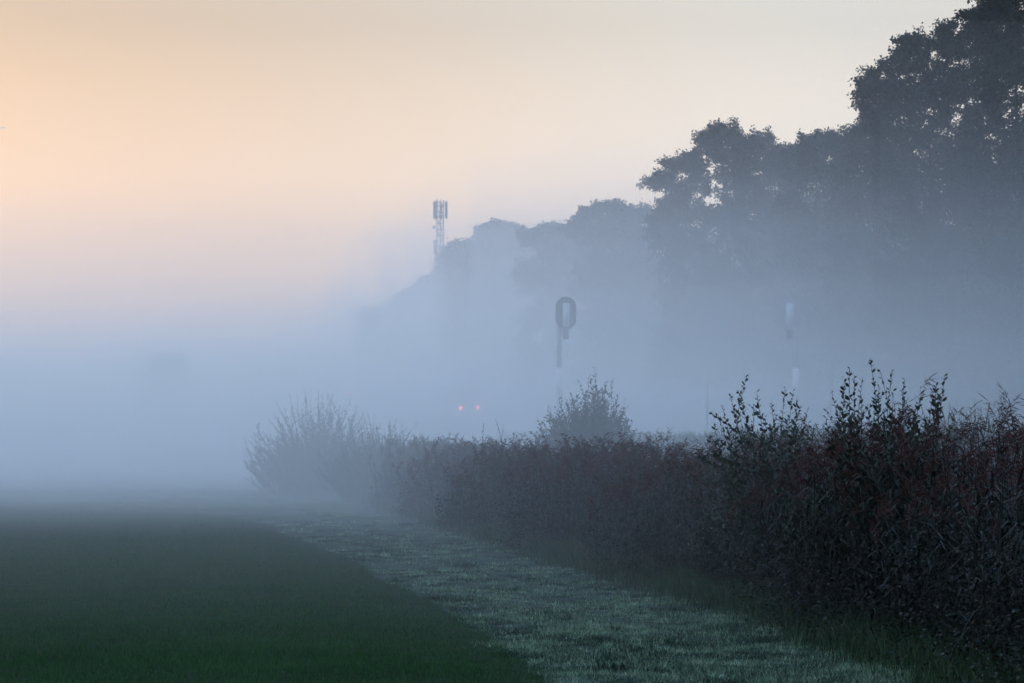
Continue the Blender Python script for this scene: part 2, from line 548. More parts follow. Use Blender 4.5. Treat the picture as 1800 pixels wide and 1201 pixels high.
def shrub(label, base_px, d, tips, nfill, spread, hfill, leaf, seed, group, gap=0.022, r0=0.006):
    rnd = np.random.default_rng(seed)
    X = (base_px - 900) / F * d
    o = thing('shrub', (X, d, 0), label, 'shrub', group)
    st, lf = MB(), MB()
    st.tube([(0, 0, -0.05), (0, 0, 0.08), (0, 0, 0.16)], [0.16 * spread + .02, 0.13 * spread + .02, 0.05 * spread], 9)
    for (px, py) in tips:
        dy = rnd.normal(0, 0.25)
        e = P(px, py, d + dy) - np.array([X, d, 0])
        b = np.array([e[0] * 0.15 + rnd.normal(0, .03), dy * .3, 0.0])
        sprig(st, lf, b, e, rnd, leaf, rnd.uniform(0.08, 0.2), r0, rnd.uniform(0.15, 0.35), gap * rnd.uniform(0.8, 1.2), int(rnd.integers(2, 7)))
    for _ in range(nfill):
        a = rnd.uniform(0, 2 * np.pi)
        r = spread * math.sqrt(rnd.uniform(0, 1))
        hh = hfill * (1 - 0.45 * (r / spread) ** 2) * rnd.uniform(0.6, 1.05)
        e = np.array([math.cos(a) * r, math.sin(a) * r * 0.8, hh])
        kk = 0.12 if d < 50 else rnd.uniform(0.1, 0.75)
        if d > 50:
            e[2] *= rnd.uniform(0.75, 1.0) if d < 60 else rnd.uniform(0.45, 1.0)
        b = np.array([e[0] * kk, e[1] * kk, 0.0])
        sprig(st, lf, b, e, rnd, leaf, 0.22, r0 * 0.9, 0.2, gap, 2)
    st.build('branches', M['twig'], o)
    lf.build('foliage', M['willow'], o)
    return o


G1 = 'leafy shrubs growing out of the reed bank'
shrub('dark leafy shrub with four loose leaning shoots, left of the tallest shrub', 1370, 24,
      [(1312, 662), (1284, 697), (1241, 762), (1380, 684), (1400, 700), (1262, 730), (1345, 735), (1420, 720), (1255, 745), (1300, 725), (1325, 712), (1365, 730), (1385, 735), (1410, 742), (1430, 750), (1280, 755), (1310, 750), (1340, 760), (1298, 688), (1330, 690), (1356, 708), (1394, 690), (1408, 712), (1270, 715)], 100, 0.85, 1.75, 0.072, 3, G1)
shrub('tallest dark leafy shrub with many upright shoots above the right reeds', 1550, 21,
      [(1493, 646), (1502, 660), (1530, 631), (1568, 653), (1590, 668), (1660, 663), (1462, 690), (1640, 690), (1545, 680), (1475, 720), (1610, 715), (1515, 700), (1452, 735), (1482, 690), (1525, 715), (1555, 722), (1580, 715), (1600, 735), (1628, 735), (1648, 715), (1672, 745), (1500, 735), (1540, 740), (1570, 690), (1465, 750), (1484, 668), (1516, 664), (1548, 655), (1585, 688), (1620, 690), (1646, 676)],
      130, 1.0, 1.85, 0.068, 4, G1)
shrub('low dark leafy shrub in front of the reeds below the two shooting shrubs', 1290, 25, [(1215, 815), (1250, 800), (1330, 790)], 70, 0.8, 1.35, 0.05, 5, G1)
shrub('small dark shrub with short leafy shoots midway along the reed bank', 1140, 31, [(1108, 768), (1125, 790), (1150, 775), (1185, 772)], 30, 0.6, 1.5, 0.04, 6, G1)
shrub('hazy shrub with few thin shoots in the middle of the bank', 865, 46, [(850, 745), (872, 738), (885, 748), (830, 765), (905, 760)], 60, 0.9, 1.6, 0.05, 8, G1, 0.04, 0.008)
shrub('rounded misty shrub standing behind the reeds below the left signal', 1035, 58,
      [(1062, 697), (1080, 712), (1045, 708), (1015, 718), (1095, 735), (985, 738)], 700, 1.45, 3.3, 0.11, 19, G1, 0.045, 0.010)
shrub('large pale misty shrub with spiky shoots at the far end of the bank', 555, 75,
      [(484, 705), (508, 690), (535, 683), (560, 690), (575, 695), (470, 735), (500, 715), (605, 712), (617, 700), (545, 700), (628, 715), (590, 705), (522, 700), (490, 720), (530, 712), (568, 708), (585, 690), (598, 715), (552, 718), (480, 745), (612, 725), (640, 728), (515, 728), (575, 725)], 700, 2.3, 3.2, 0.09, 10, G1, 0.05, 0.012)
shrub('wide misty shrub between the spiky far shrub and the reeds', 670, 68,
      [(640, 735), (660, 728), (685, 742), (715, 752), (645, 720), (700, 765)], 480, 2.0, 2.6, 0.085, 11, G1, 0.05, 0.010)
shrub('low hazy shrub at the left front of the reed bank', 770, 56, [(745, 775), (770, 768), (795, 772), (815, 765)], 150, 1.3, 1.55, 0.06, 12, G1, 0.045, 0.010)


# ------------------------------------------------------------------ trees
def lobes_to_tree(o, lobes, H, rnd, leaf, dens=1.0, trunk_r=0.22, nlimb=22):
    """trunk with limbs reaching into each foliage lobe, crown of leaf clusters."""
    lobes = np.asarray(lobes, float)
    tr, cr = MB(), MB()
    top = H * 0.82
    cx = lobes[:, 0].mean() * 0.6
    cy = lobes[:, 1].mean() * 0.6
    z = np.linspace(0, top, 9)
    tp = np.column_stack([cx * (z / top) ** 1.5 + 0.12 * np.sin(z * 0.7), cy * (z / top) ** 1.5, z])
    tr.tube(tp, np.interp(z / top, [0, 0.08, 1], [trunk_r * 1.35, trunk_r, 0.04]), 7)
    order = np.argsort(-lobes[:, 3])
    for i in order[:nlimb] if len(lobes) > nlimb else order:
        L = lobes[i]
        z0 = max(0.8, min(top * 0.95, L[2] - 0.55 * math.hypot(L[0], L[1]) - 0.6))
        b = np.array([np.interp(z0, z, tp[:, 0]), np.interp(z0, z, tp[:, 1]), z0])
        e = L[:3]
        mid = (b + e) / 2 + np.array([0, 0, -0.12 * np.linalg.norm(e - b)]) + rnd.normal(0, .15, 3)
        t = np.linspace(0, 1, 6)[:, None]
        tr.tube((1 - t) ** 2 * b + 2 * t * (1 - t) * mid + t * t * e, np.linspace(0.075, 0.018, 6), 5, 0, False)
        for _ in range(5):
            u = unit(1, rnd)[0]
            tr.tube([e * .85 + b * .15, e + u * L[3] * 0.4, e + u * L[3] * 0.9], [0.016, 0.011, 0.006], 3, 0, False)
    ctr = lobes[:, :3].mean(0)
    for L in lobes:
        r = L[3]
        nt = max(6, int(34 * dens * r ** 2 * (0.2 / leaf) ** 1.2 + 3))
        th = rnd.uniform(-0.9, 0.9)
        ax = np.array([rnd.uniform(0.9, 1.35), 1.0, rnd.uniform(0.5, 0.85)])
        u = unit(nt, rnd) * (rnd.uniform(0.1, 1.0, nt) ** 0.5)[:, None] * r * ax
        u = np.column_stack([u[:, 0] * math.cos(th) - u[:, 2] * math.sin(th), u[:, 1], u[:, 0] * math.sin(th) + u[:, 2] * math.cos(th)])
        tw = [L[:3] + u]
        if dens > 0.8:                    # leafy twigs that stick out of the clump, mostly outward and up
            for _ in range(int(2 + 5.5 * r)):
                a = unit(1, rnd)[0] + 0.55 * (L[:3] - ctr) / (np.linalg.norm(L[:3] - ctr) + .1) + np.array([0, 0, 0.35])
                a /= np.linalg.norm(a)
                ln = r * 0.7 + rnd.uniform(0.1, 0.75) * (leaf / 0.19) ** 0.5
                q = np.linspace(0.35, 1.0, 6)[:, None]
                pt = L[:3] + a * ln * q + np.array([0, 0, -0.15]) * q * q * ln
                tr.tube(pt[::2], [0.014, 0.010, 0.005], 3, 0, False)
                tw.append(pt + rnd.normal(0, 0.05, pt.shape))
        tw = np.vstack(tw)
        per = 11
        c = np.repeat(tw, per, 0) + rnd.normal(0, 1, (len(tw) * per, 3)) * np.array([0.13, 0.13, 0.10]) * (leaf / 0.2)
        n = len(c)
        cr.add(*leaf_quads(c, unit(n, rnd) + np.array([0, 0, -0.2]), leaf * rnd.uniform(0.55, 1.15, n), leaf * rnd.uniform(0.4, 0.7, n), rnd))
    tr.build('trunk', M['bark'], o)
    cr.build('crown', M['leaf'], o)


def seen_tree(label, base_px, d, H, lobes_px, seed, leaf=0.2, fill_px=None, zlow=2.0):
    rnd = np.random.default_rng(seed)
    X = (base_px - 900) / F * d
    o = thing('tree', (X, d, 0), label, 'tree', 'trees along the railway')
    L = []
    for (px, py, r) in lobes_px:
        p = P(px, py, d) - np.array([X, d, 0])
        L.append([p[0], rnd.normal(0, 1.2), p[2], r * 0.84 / F * d])
        for _ in range(3):
            a = rnd.uniform(-0.5, 3.64)
            L.append([p[0] + math.cos(a) * r * 1.15 / F * d, rnd.normal(0, .8), p[2] + math.sin(a) * r * 1.1 / F * d, r * 0.30 / F * d])
        if r > 13:
            L.append([p[0] + rnd.normal(0, .3), rnd.normal(0, 1.5), p[2] - 0.3, r * 0.7 / F * d])
    # lower crown: fills the width between the listed lobes and the undergrowth
    xa, xb, ytop = fill_px
    za = P(0, ytop, d)[2]
    x0, x1 = P(xa, 0, d)[0] - X, P(xb, 0, d)[0] - X
    nf = int(max(10, (x1 - x0) * (za - zlow) * 0.85))
    for _ in range(nf):
        zz = rnd.uniform(zlow, za)
        L.append([rnd.uniform(x0, x1), rnd.normal(0.8, 1.6), zz, rnd.uniform(0.9, 1.4)])
    lobes_to_tree(o, L, H, rnd, leaf)
    return o


seen_tree('tall darkest tree filling the upper right corner', 1800, 97, 21.5,
          [(1735, 12, 18), (1752, 22, 20), (1768, 5, 28), (1790, -30, 40), (1742, 42, 15), (1765, 50, 18), (1780, 65, 24), (1800, 105, 32), (1762, 92, 18), (1738, 62, 14), (1735, 95, 16), (1745, 125, 20), (1735, 150, 18), (1765, 130, 24), (1750, 165, 22),
           (1785, 100, 20), (1820, 40, 40), (1840, -40, 50), (1830, 150, 45), (1790, 170, 32), (1730, 32, 10)], 101, 0.17, (1745, 1900, 190))
seen_tree('broad dark tree with sky gaps left of the corner tree', 1630, 106, 18.8,
          [(1712, 62, 20), (1690, 62, 22), (1668, 72, 20), (1645, 88, 20), (1622, 92, 20), (1600, 96, 17), (1580, 102, 15), (1570, 122, 14), (1585, 125, 18), (1548, 150, 16),
           (1530, 156, 12), (1517, 164, 9), (1545, 182, 13), (1530, 190, 9), (1612, 128, 20), (1650, 118, 22), (1690, 105, 24), (1720, 100, 24), (1570, 158, 18), (1600, 160, 16),
           (1640, 165, 20), (1690, 160, 22), (1560, 200, 14), (1540, 212, 10), (1590, 195, 18), (1625, 195, 22), (1670, 200, 26), (1720, 190, 28), (1565, 225, 16), (1600, 235, 24), (1650, 245, 28), (1710, 240, 30), (1619, 268, 22), (1582, 242, 17), (1692, 222, 20), (1615, 202, 12), (1655, 142, 9), (1700, 140, 9), (1700, 300, 32), (1742, 330, 32), (1722, 372, 32), (1762, 290, 30), (1690, 345, 28), (1775, 365, 30), (1745, 205, 20)],
          102, 0.17, (1555, 1745, 255))
seen_tree('small dark treetop tucked under the broad dark tree', 1530, 117, 16.8,
          [(1497, 252, 11), (1510, 242, 11), (1525, 234, 10), (1540, 228, 10), (1548, 245, 18), (1512, 262, 16), (1482, 266, 12), (1530, 280, 22), (1560, 270, 22), (1490, 285, 16)],
          103, 0.18, (1470, 1575, 275))
seen_tree('low hazy treetop right beside the spreading tree', 1440, 129, 17.6,
          [(1402, 272, 10), (1416, 262, 10), (1432, 256, 9), (1447, 250, 10), (1462, 250, 10), (1474, 258, 12), (1420, 282, 15), (1450, 275, 16), (1480, 280, 16), (1395, 290, 14), (1440, 300, 22), (1412, 312, 15), (1432, 324, 17), (1458, 322, 17)],
          104, 0.18, (1385, 1490, 295))
seen_tree('spreading hazy tree with a long limb reaching left', 1285, 140, 20.0,
          [(1256, 238, 10), (1265, 248, 16), (1240, 258, 14), (1282, 244, 14), (1300, 262, 16), (1318, 262, 14), (1336, 254, 13), (1352, 266, 14), (1368, 276, 11), (1214, 276, 13),
           (1200, 290, 12), (1186, 300, 11), (1222, 298, 14), (1165, 322, 11), (1148, 324, 8), (1180, 322, 10), (1192, 338, 11), (1250, 282, 20), (1280, 285, 20), (1310, 292, 20), (1342, 292, 18),
           (1366, 298, 14), (1210, 322, 12), (1232, 322, 12), (1178, 358, 10), (1196, 360, 11), (1168, 376, 10), (1216, 350, 10), (1280, 312, 16), (1305, 320, 18), (1335, 322, 22), (1368, 326, 20),
           (1212, 378, 14), (1190, 384, 14), (1235, 385, 14), (1262, 378, 10), (1292, 350, 18), (1320, 355, 24), (1355, 355, 24), (1290, 385, 22), (1250, 402, 22), (1160, 395, 14), (1382, 345, 18), (1388, 302, 13), (1394, 318, 16), (1245, 340, 6), (1310, 374, 17), (1336, 386, 19), (1276, 388, 16)],
          105, 0.19, (1165, 1385, 400))
seen_tree('rounded misty treetop just left of the spreading tree', 1080, 166, 17.6,
          [(1018, 398, 7), (1008, 405, 7), (1022, 410, 10), (1034, 380, 8), (1048, 373, 8), (1062, 374, 9), (1080, 372, 8), (1096, 380, 9), (1112, 384, 9), (1128, 383, 9), (1142, 388, 8), (1030, 398, 11), (1055, 396, 15), (1082, 396, 15), (1110, 402, 15),
           (1138, 405, 14), (1040, 420, 17), (1080, 420, 20), (1120, 425, 20)], 106, 0.24, (1015, 1160, 410))
seen_tree('low misty treetop between two rounded misty treetops', 985, 190, 17.9,
          [(920, 420, 6), (932, 418, 7), (948, 413, 7), (964, 408, 7), (980, 412, 8), (997, 412, 8), (1012, 408, 8), (1022, 414, 9), (950, 430, 11), (980, 432, 14), (1010, 432, 14), (965, 450, 14), (1000, 455, 17)],
          107, 0.27, (925, 1035, 440))
seen_tree('pale treetop with two humps right of the antenna mast', 875, 235, 22.4,
          [(847, 414, 7), (860, 407, 7), (872, 405, 7), (888, 404, 7), (900, 410, 8), (912, 415, 8), (842, 428, 8), (862, 424, 11), (885, 424, 12), (908, 430, 11), (850, 445, 11), (880, 448, 14), (920, 440, 12)],
          108, 0.32, (835, 935, 435))
seen_tree('pale tree whose leaves touch the antenna mast', 815, 260, 22.4,
          [(788, 448, 6), (800, 442, 6), (812, 440, 6), (826, 437, 6), (838, 440, 8), (785, 460, 7), (800, 458, 8), (820, 456, 10), (842, 458, 10), (785, 474, 7), (805, 476, 10), (835, 476, 13)],
          109, 0.34, (782, 860, 470))
seen_tree('faint sloping treetop left of the antenna mast', 740, 330, 23,
          [(772, 492, 6), (760, 498, 7), (748, 508, 7), (735, 514, 7), (720, 522, 6), (707, 530, 6), (765, 512, 10), (745, 524, 10), (722, 536, 9), (780, 505, 10)], 110, 0.42, (700, 800, 515))
seen_tree('faintest treetop at the left end of the tree row', 668, 370, 20,
          [(692, 542, 6), (680, 548, 6), (666, 554, 6), (652, 560, 6), (640, 566, 5), (685, 562, 9), (662, 570, 8)], 111, 0.45, (636, 710, 558))


def generic_tree(seed, H=15.0, R=4.2):
    rnd = np.random.default_rng(seed)
    o = thing('tree', (0, 0, 0), 'dense misty tree massed in the wood behind the front trees', 'tree', 'trees massed in the wood')
    L = []
    for _ in range(80):
        q = rnd.uniform(0, 1)
        zz = 1.0 + q * (H - 2.0)
        rad = R * math.sin(math.pi * min(1, 0.22 + 0.78 * q) ** 0.9) ** 0.7 * rnd.uniform(0.35, 1.0) if q < 0.98 else 0.5
        a = rnd.uniform(0, 2 * np.pi)
        L.append([math.cos(a) * rad, math.sin(a) * rad, zz, rnd.uniform(0.8, 1.35)])
    lobes_to_tree(o, L, H, rnd, 0.3, 0.62)
    return o


OUT = np.array([(600, 590), (640, 565), (700, 530), (765, 490), (790, 450), (840, 440), (870, 405), (940, 415), (1030, 405), (1060, 375), (1140, 385), (1180, 365), (1240, 300), (1290, 250),
                (1380, 285), (1420, 265), (1490, 255), (1530, 230), (1570, 150), (1640, 90), (1715, 40), (1800, -40), (1900, -150), (2600, -700)], float)
protos = [generic_tree(s) for s in (201, 202, 203, 204)]
spots = []
dd = 30.0
while dd < 185:
    for lane in (0, 1):
        off = 3.0 + lane * 5.5 + rng.uniform(-1, 1)
        spots.append((float(row_x(dd)) + off + lane * 0.02 * dd, dd + rng.uniform(-2, 2) + lane * 2))
    dd += 7.5 + dd * 0.035
nproto = 0
for i, (X, d) in enumerate(spots):
    px = 900 + X / d * F
    half = 4.2 / d * F
    ylim = np.interp([px - half, px - half * .5, px], OUT[:, 0], OUT[:, 1]) + np.array([-15, 16, 24])
    H = min(EYE + (HOR - ylim.max()) / F * d, rng.uniform(17.5, 20.5))
    if px - half > 1800 or px < 600:
        H = rng.uniform(17, 20)
    if H < 6 or px - half < 690:
        continue
    sc = (H / 15.6 * rng.uniform(.95, 1.1), H / 15.6, H / 15.6)
    if nproto < 4:
        o = protos[nproto]
        o.location, o.rotation_euler, o.scale = (X, d, 0), (0, 0, rng.uniform(0, 6.28)), sc
        nproto += 1
    else:
        o = dup(protos[i % 4], (X, d, 0), rng.uniform(0, 6.28), sc)

# thicket under the trees: one far-off mass of scrub
rnd = np.random.default_rng(55)
m = MB()
n = 900
d = 60 + 230 * rnd.uniform(0, 1, n) ** 1.3
x = row_x(d) - 1.0 + rnd.uniform(-1.2, 3.0, n)
z = rnd.uniform(0.4, 5.0, n) * np.interp(d, [60, 200, 400], [0.9, 0.9, 0.8])
per = 60
c = np.repeat(np.column_stack([x, d, z]), per, 0) + rnd.normal(0, 1, (n * per, 3)) * np.array([0.6, 0.6, 0.5])
c[:, 2] = np.abs(c[:, 2])
N = len(c)
m.add(*leaf_quads(c, unit(N, rnd), rnd.uniform(0.25, 0.5, N), rnd.uniform(0.15, 0.3, N), rnd))
tag(m.build('undergrowth', M['leaf']), 'thicket of scrub under the misty tree row', 'undergrowth', kind='stuff')

# lone far tree in the fog on the left
o = thing('tree', P(297, 780, 240) * np.array([1, 1, 0]), 'very faint lone tree fading out in the fog on the left', 'tree')
rnd = np.random.default_rng(77)
L = [[rnd.normal(0, .75), rnd.normal(0, .8), rnd.uniform(2.2, 7.6), rnd.uniform(0.6, 0.95)] for _ in range(26)] + [[0.3, 0, 7.9, 0.6], [-0.5, 0, 7.6, 0.6]]
lobes_to_tree(o, L, 8.0, rnd, 0.3)
o.scale = (1.35, 1.35, 1.22)


# ------------------------------------------------------------------ railway embankment
ZT = 1.75
m = MB()
ds = np.concatenate([np.arange(-40, 100, 10), np.arange(100, 471, 10)])
prof = [(-9.2, -0.06), (-6.2, ZT - 0.12), (-5.9, ZT), (5.9, ZT), (6.2, ZT - 0.12), (9.2, -0.06)]
vv = np.array([[float(rail_x(q)) + a, q, b] for q in ds for a, b in prof])
ff = [[i * 6 + j, i * 6 + j + 1, i * 6 + j + 7, i * 6 + j + 6] for i in range(len(ds) - 1) for j in range(5)]
m.add(vv, ff)
tag(m.build('railway_embankment', M['ballast']), kind='structure')


# rough grass along the near shoulder of the embankment
n = 16000
d = 26 + 90 * rng.uniform(0, 1, n) ** 1.2
a = rng.uniform(0, 1, n) ** 0.6
off = -9.0 + 3.6 * a
z = np.interp(off, [-9.2, -6.2, -5.9, -5.0], [-0.06, ZT - 0.12, ZT, ZT])
cl = np.clip(0.5 + 0.6 * bumps(d * 1.3, off), 0.1, 1.3)
m = MB()
m.add(*blades(np.column_stack([rail_x(d) + off, d]), z - 0.02, rng.uniform(0.12, 0.55, n) * cl, np.maximum(0.008, d * 0.0003), rng.uniform(0.05, 0.6, n)))
tag(m.build('grass', M['verge']), 'rough grass growing on the near shoulder of the railway embankment', 'grass', kind='stuff')


# ------------------------------------------------------------------ railway signals
def signal(px, lamp_px, mast_px, label, board, d=100.0):
    k = d / F
    X = (mast_px - 900) * k
    o = thing('railway_signal', (X, d, ZT - 0.02), label, 'railway signal', 'railway signals beside the track')
    Z = lambda py: EYE + (HOR - py) * k - (ZT - 0.02)
    hx = (px - mast_px) * k
    # oval background board with rounded ends, pushed to a real thickness
    w, z0, z1 = 17.5 * k, Z(579), Z(523)
    r = w
    a = np.linspace(0, np.pi, 15)
    out = [(hx + r * math.cos(t), z1 - r + r * math.sin(t)) for t in a] + [(hx - r * math.cos(t), z0 + r - r * math.sin(t)) for t in a]
    m = MB()
    m.prism(out, -0.16, -0.12)
    rim = [(q[0], q[1]) for q in out]
    m.tube([(q[0], -0.16, q[1]) for q in rim + rim[:1]], 0.02, 5, 0, False)
    m.build('background_board', M[board], o)
    lx = (lamp_px - mast_px) * k
    m = MB()
    m.box((lx, -0.29, (Z(534) + Z(575)) / 2), (12.5 * k, 0.24, Z(534) - Z(575)))
    cb = m.build('lamp_case', M['case'], o)
    for zz in (548, 567):
        m = MB()
        m.box((lx + 6.6 * k, -0.29, Z(zz)), (0.025, 0.06, 0.07))
        m.build('hinge', M['black'], cb)
    m = MB()
    z = Z(578)
    m.tube([(0, 0, Z(560)), (0, 0, Z(646))], 0.10, 10)
    m.tube([(0, 0, Z(646)), (0, 0, 0.0)], 0.115, 12)
    m.box((0, 0, 0.06), (0.5, 0.5, 0.12))
    m.box((hx * .5, -0.06, Z(566)), (abs(hx) + 0.16, 0.08, 0.08))
    m.build('mast', M['antenna'], o)
    m = MB()
    m.tube([(0, 0, Z(680)), (0, 0, Z(648))], 0.14, 14)
    m.build('white_band', M['white'], o)
    m = MB()
    sgn = 1 if px > mast_px else -1
    m.box((sgn * 11.5 * k, -0.02, Z(588)), (10 * k, 0.22, 17 * k))
    m.box((sgn * 4 * k, -0.02, Z(583)), (8 * k, 0.06, 0.05))
    m.build('relay_box', M['black'], o)
    m = MB()
    m.tube([(0, 0, Z(622)), (-0.20, 0, Z(614)), (-0.21, 0, Z(612))], 0.018, 6)
    m.tube([(-0.20, 0, Z(614)), (-0.16, 0, Z(634)), (-0.02, 0, Z(650))], 0.014, 6)
    m.box((-0.22, -0.02, Z(611)), (0.14, 0.1, 0.045))
    m.build('bracket', M['galv'], o)
    m = MB()
    m.box((0, -0.18, Z(692)), (11 * k, 0.14, 0.5))
    m.build('cabinet', M['antenna'], o)
    return o


signal(994.5, 995, 983, 'left railway signal with dark oval board around a pale case', 'black')
signal(1386, 1387, 1399, 'right railway signal in front of the wood, pale case left of its mast', 'antenna')

for px, top, d, lab in ((1243, 668, 78, 'thin faint post left of the right railway signal'), (1460, 652, 74, 'thin faint post right of the right railway signal')):
    X = (px - 900) / F * d
    zb = ZT - 0.02
    o = thing('marker_post', (X, d, zb), lab, 'post', 'thin posts beside the track')
    Hh = EYE + (HOR - top) / F * d - zb
    m = MB()
    m.tube([(0, 0, 0), (0, 0, Hh)], 0.024, 8)
    m.build('pole', M['galv'], o)
    m = MB()
    m.tube([(0, 0, Hh), (0, 0, Hh + 0.06)], [0.032, 0.012], 8)
    m.build('cap', M['white'], o)

# trackside post with a small box on top, in front of the train
d = 128
o = thing('trackside_post', (float((788 - 900) / F * d), d, ZT - 0.02), 'slim dark post with a small box on top in front of the train', 'post')
Hh = EYE + (HOR - 697) / F * d - ZT
m = MB(); m.tube([(0, 0, 0), (0, 0, Hh)], 0.04, 8); m.build('pole', M['antenna'], o)
m = MB(); m.box((0, 0, Hh + 0.12), (0.2, 0.18, 0.34)); m.build('lamp_box', M['black'], o)

# red lamp on a slim mast beyond the far shrub
d = 150
o = thing('lamp_post', P(617, 780, d) * np.array([1, 1, 0]), 'slim post with a small red lamp above the far shrub', 'lamp')
zz = EYE + (HOR - 690) / F * d
m = MB(); m.tube([(0, 0, 0), (0, 0, zz - 0.06)], 0.035, 8); m.build('pole', M['antenna'], o)
m = MB(); m.tube([(0, -0.12, zz), (0, 0.03, zz)], [0.075, 0.06], 12); m.build('red_lamp', M['red_far'], o)


# ------------------------------------------------------------------ train
def train():
    d = 160.0
    k = d / F
    X = (821.5 - 900) * k
    zb = ZT + 0.15
    o = thing('train', (X, d, zb), 'faint passenger train with two red tail lights in the fog', 'train')
    o.rotation_euler = (0, 0, math.atan(0.145))
    W, L = 53 * k, 25.0
    H = EYE + (HOR - 670) * k - zb
    eave = EYE + (HOR - 678) * k - zb
    a = np.linspace(0, np.pi, 13)
    roof = [(W / 2 * math.cos(t), eave + (H - eave) * math.sin(t)) for t in a]
    m = MB()
    body = [(-W / 2, 0.5), (W / 2, 0.5), (W / 2, eave - .002), (-W / 2, eave - .002)]
    m.prism(body, 0, L)
    m.build('body', M['train'], o)
    m = MB()
    m.prism([(q[0] * 1.03, q[1]) for q in roof], -0.12, L + 0.12)
    rf = m.build('roof', M['train_roof'], o)
    for yy in (3.5, 5.2, 13.0, 16.0):
        m = MB()
        m.tube([(-0.5, yy, H - 0.1), (-0.3, yy + 1.0, H + 0.5)], 0.09, 6)
        m.tube([(0.5, yy, H - 0.1), (0.3, yy + 1.0, H + 0.5)], 0.09, 6)
        m.tube([(-0.5, yy + 1.0, H + 0.52), (0.5, yy + 1.0, H + 0.52)], 0.07, 6)
        m.build('pantograph', M['train_roof'], rf)
    m = MB(); m.box((0, -0.03, eave - 0.95), (W * 0.72, 0.05, 0.9)); m.build('windscreen', M['glass'], o)
    for lx in (809, 840):
        m = MB()
        c = ((lx - 821.5) * k, 0, EYE + (HOR - 717) * k - zb)
        m.tube([(c[0], -0.16, c[2]), (c[0], -0.02, c[2])], [0.10, 0.11], 14)
        m.build('tail_light', M['red'], o)
    for i in range(8):
        m = MB(); m.box((-W / 2 - 0.01, 2.6 + i * 2.8, eave - 0.85), (0.04, 1.9, 0.75)); m.build('window', M['glass'], o)
    for i in range(8):
        m = MB(); m.box((-W / 2 - 0.01, 2.6 + i * 2.8, 1.5), (0.04, 1.9, 0.7)); m.build('window', M['glass'], o)
    for yy in (3.5, 21.0):
        m = MB()
        m.box((0, yy, 0.42), (W * .8, 3.2, 0.3))
        for q in (-1.1, 1.1):
            for s in (-0.72, 0.72):
                m.tube([(s - .07, yy + q, 0.42), (s + .07, yy + q, 0.42)], 0.42, 16)
        m.build('bogie', M['black'], o)


train()


# ------------------------------------------------------------------ antenna mast
def tower():
    d = 400.0
    k = d / F
    X = (774 - 900) * k
    o = thing('antenna_mast', (X, d, 0), 'lattice antenna mast with panel antennas rising above the trees', 'antenna mast')
    Z = lambda py: EYE + (HOR - py) * k
    wx = lambda px: (px - 774) * k
    H = Z(353)
    hw = 0.56
    leg = [(-hw, -hw * .6), (hw, -hw * .6), (0, hw)]
    m = MB()
    for a in leg:
        m.tube([(a[0], a[1], 0), (a[0], a[1], H)], 0.10, 6)
    m.build('mast_leg', M['antenna'], o)
    m = MB()
    zz = 0.0
    i = 0
    while zz < H - 0.9:
        for q in range(3):
            a, b = leg[q], leg[(q + 1) % 3]
            m.tube([(a[0], a[1], zz), (b[0], b[1], zz)], 0.075, 4, 0, False)
            if i % 2:
                a, b = b, a
            m.tube([(a[0], a[1], zz), (b[0], b[1], zz + 0.95)], 0.05, 4, 0, False)
        zz += 0.95
        i += 1
    m.build('lattice', M['antenna'], o)
    for (px, w, y0, y1, yy) in ((765.5, 7.5, 355, 385, -0.5), (784.5, 4.5, 355, 384, -0.2), (775, 4, 357, 383, 1.0)):
        m = MB()
        m.box((wx(px), yy, (Z(y0) + Z(y1)) / 2), (w * k, 0.3, Z(y0) - Z(y1)))
        m.tube([(wx(px), yy + .2, Z(y1) - .2), (wx(px), yy + .2, Z(y0) + .35)], 0.05, 6)
        for zq in (Z(y0) - .5, Z(y1) + .5):
            m.tube([(wx(px), yy + .2, zq), (wx(px) * .3, 0, zq)], 0.05, 5)
        m.build('panel_antenna', M['antenna'], o)
    m = MB()
    m.box((wx(765.5), -0.4, (Z(423) + Z(448)) / 2), (6.5 * k, 0.5, Z(423) - Z(448)))
    m.build('equipment_box', M['antenna'], o)
    m = MB()
    m.box((wx(774.5), -0.35, Z(379)), (5 * k, 0.5, 0.7))
    m.build('radio_unit', M['antenna'], o)
    m = MB()
    a = np.linspace(0, 2 * np.pi, 16, endpoint=False)
    m.prism([(wx(762.5) + 0.26 * math.cos(t), Z(400) + 0.30 * math.sin(t)) for t in a], -0.55, -0.25)
    m.tube([(wx(763), -0.3, Z(400)), (-hw, -hw * .6, Z(400))], 0.06, 6)
    m.build('dish', M['antenna'], o)
    m = MB()
    m.tube([(wx(768), -.2, H), (wx(768), -.2, H + 0.5)], 0.05, 5)
    m.build('rod', M['antenna'], o)
    m = MB()
    m.tube([(wx(775), .2, H), (wx(775), .2, H + 0.35)], 0.05, 5)
    m.build('rod', M['antenna'], o)
    m = MB()
    m.tube([(wx(768), -0.45, 2.0), (wx(768), -0.45, H - 1.0)], 0.07, 5)
    m.build('cable', M['antenna'], o)


tower()

# ------------------------------------------------------------------ contrails, far above the fog
for px, py, L, ang, lab in ((3, 225, 14, 0.02, 'short bright contrail at the left edge of the orange sky'), (305, 462.5, 11, 0.22, 'short slanting contrail low in the sky on the left')):
    d = 2500.0
    p = P(px, py, d)
    k = d / F
    o = thing('contrail', p, lab, 'contrail')
    m = MB()
    q = np.linspace(-.5, .5, 7)
    m.tube([(s * L * k * math.cos(ang), 0, s * L * k * math.sin(ang)) for s in q], np.array([.08, .35, .5, .6, .6, .5, .2]) * 0.9, 8)
    m.build('ice_trail', M['contrail'], o)


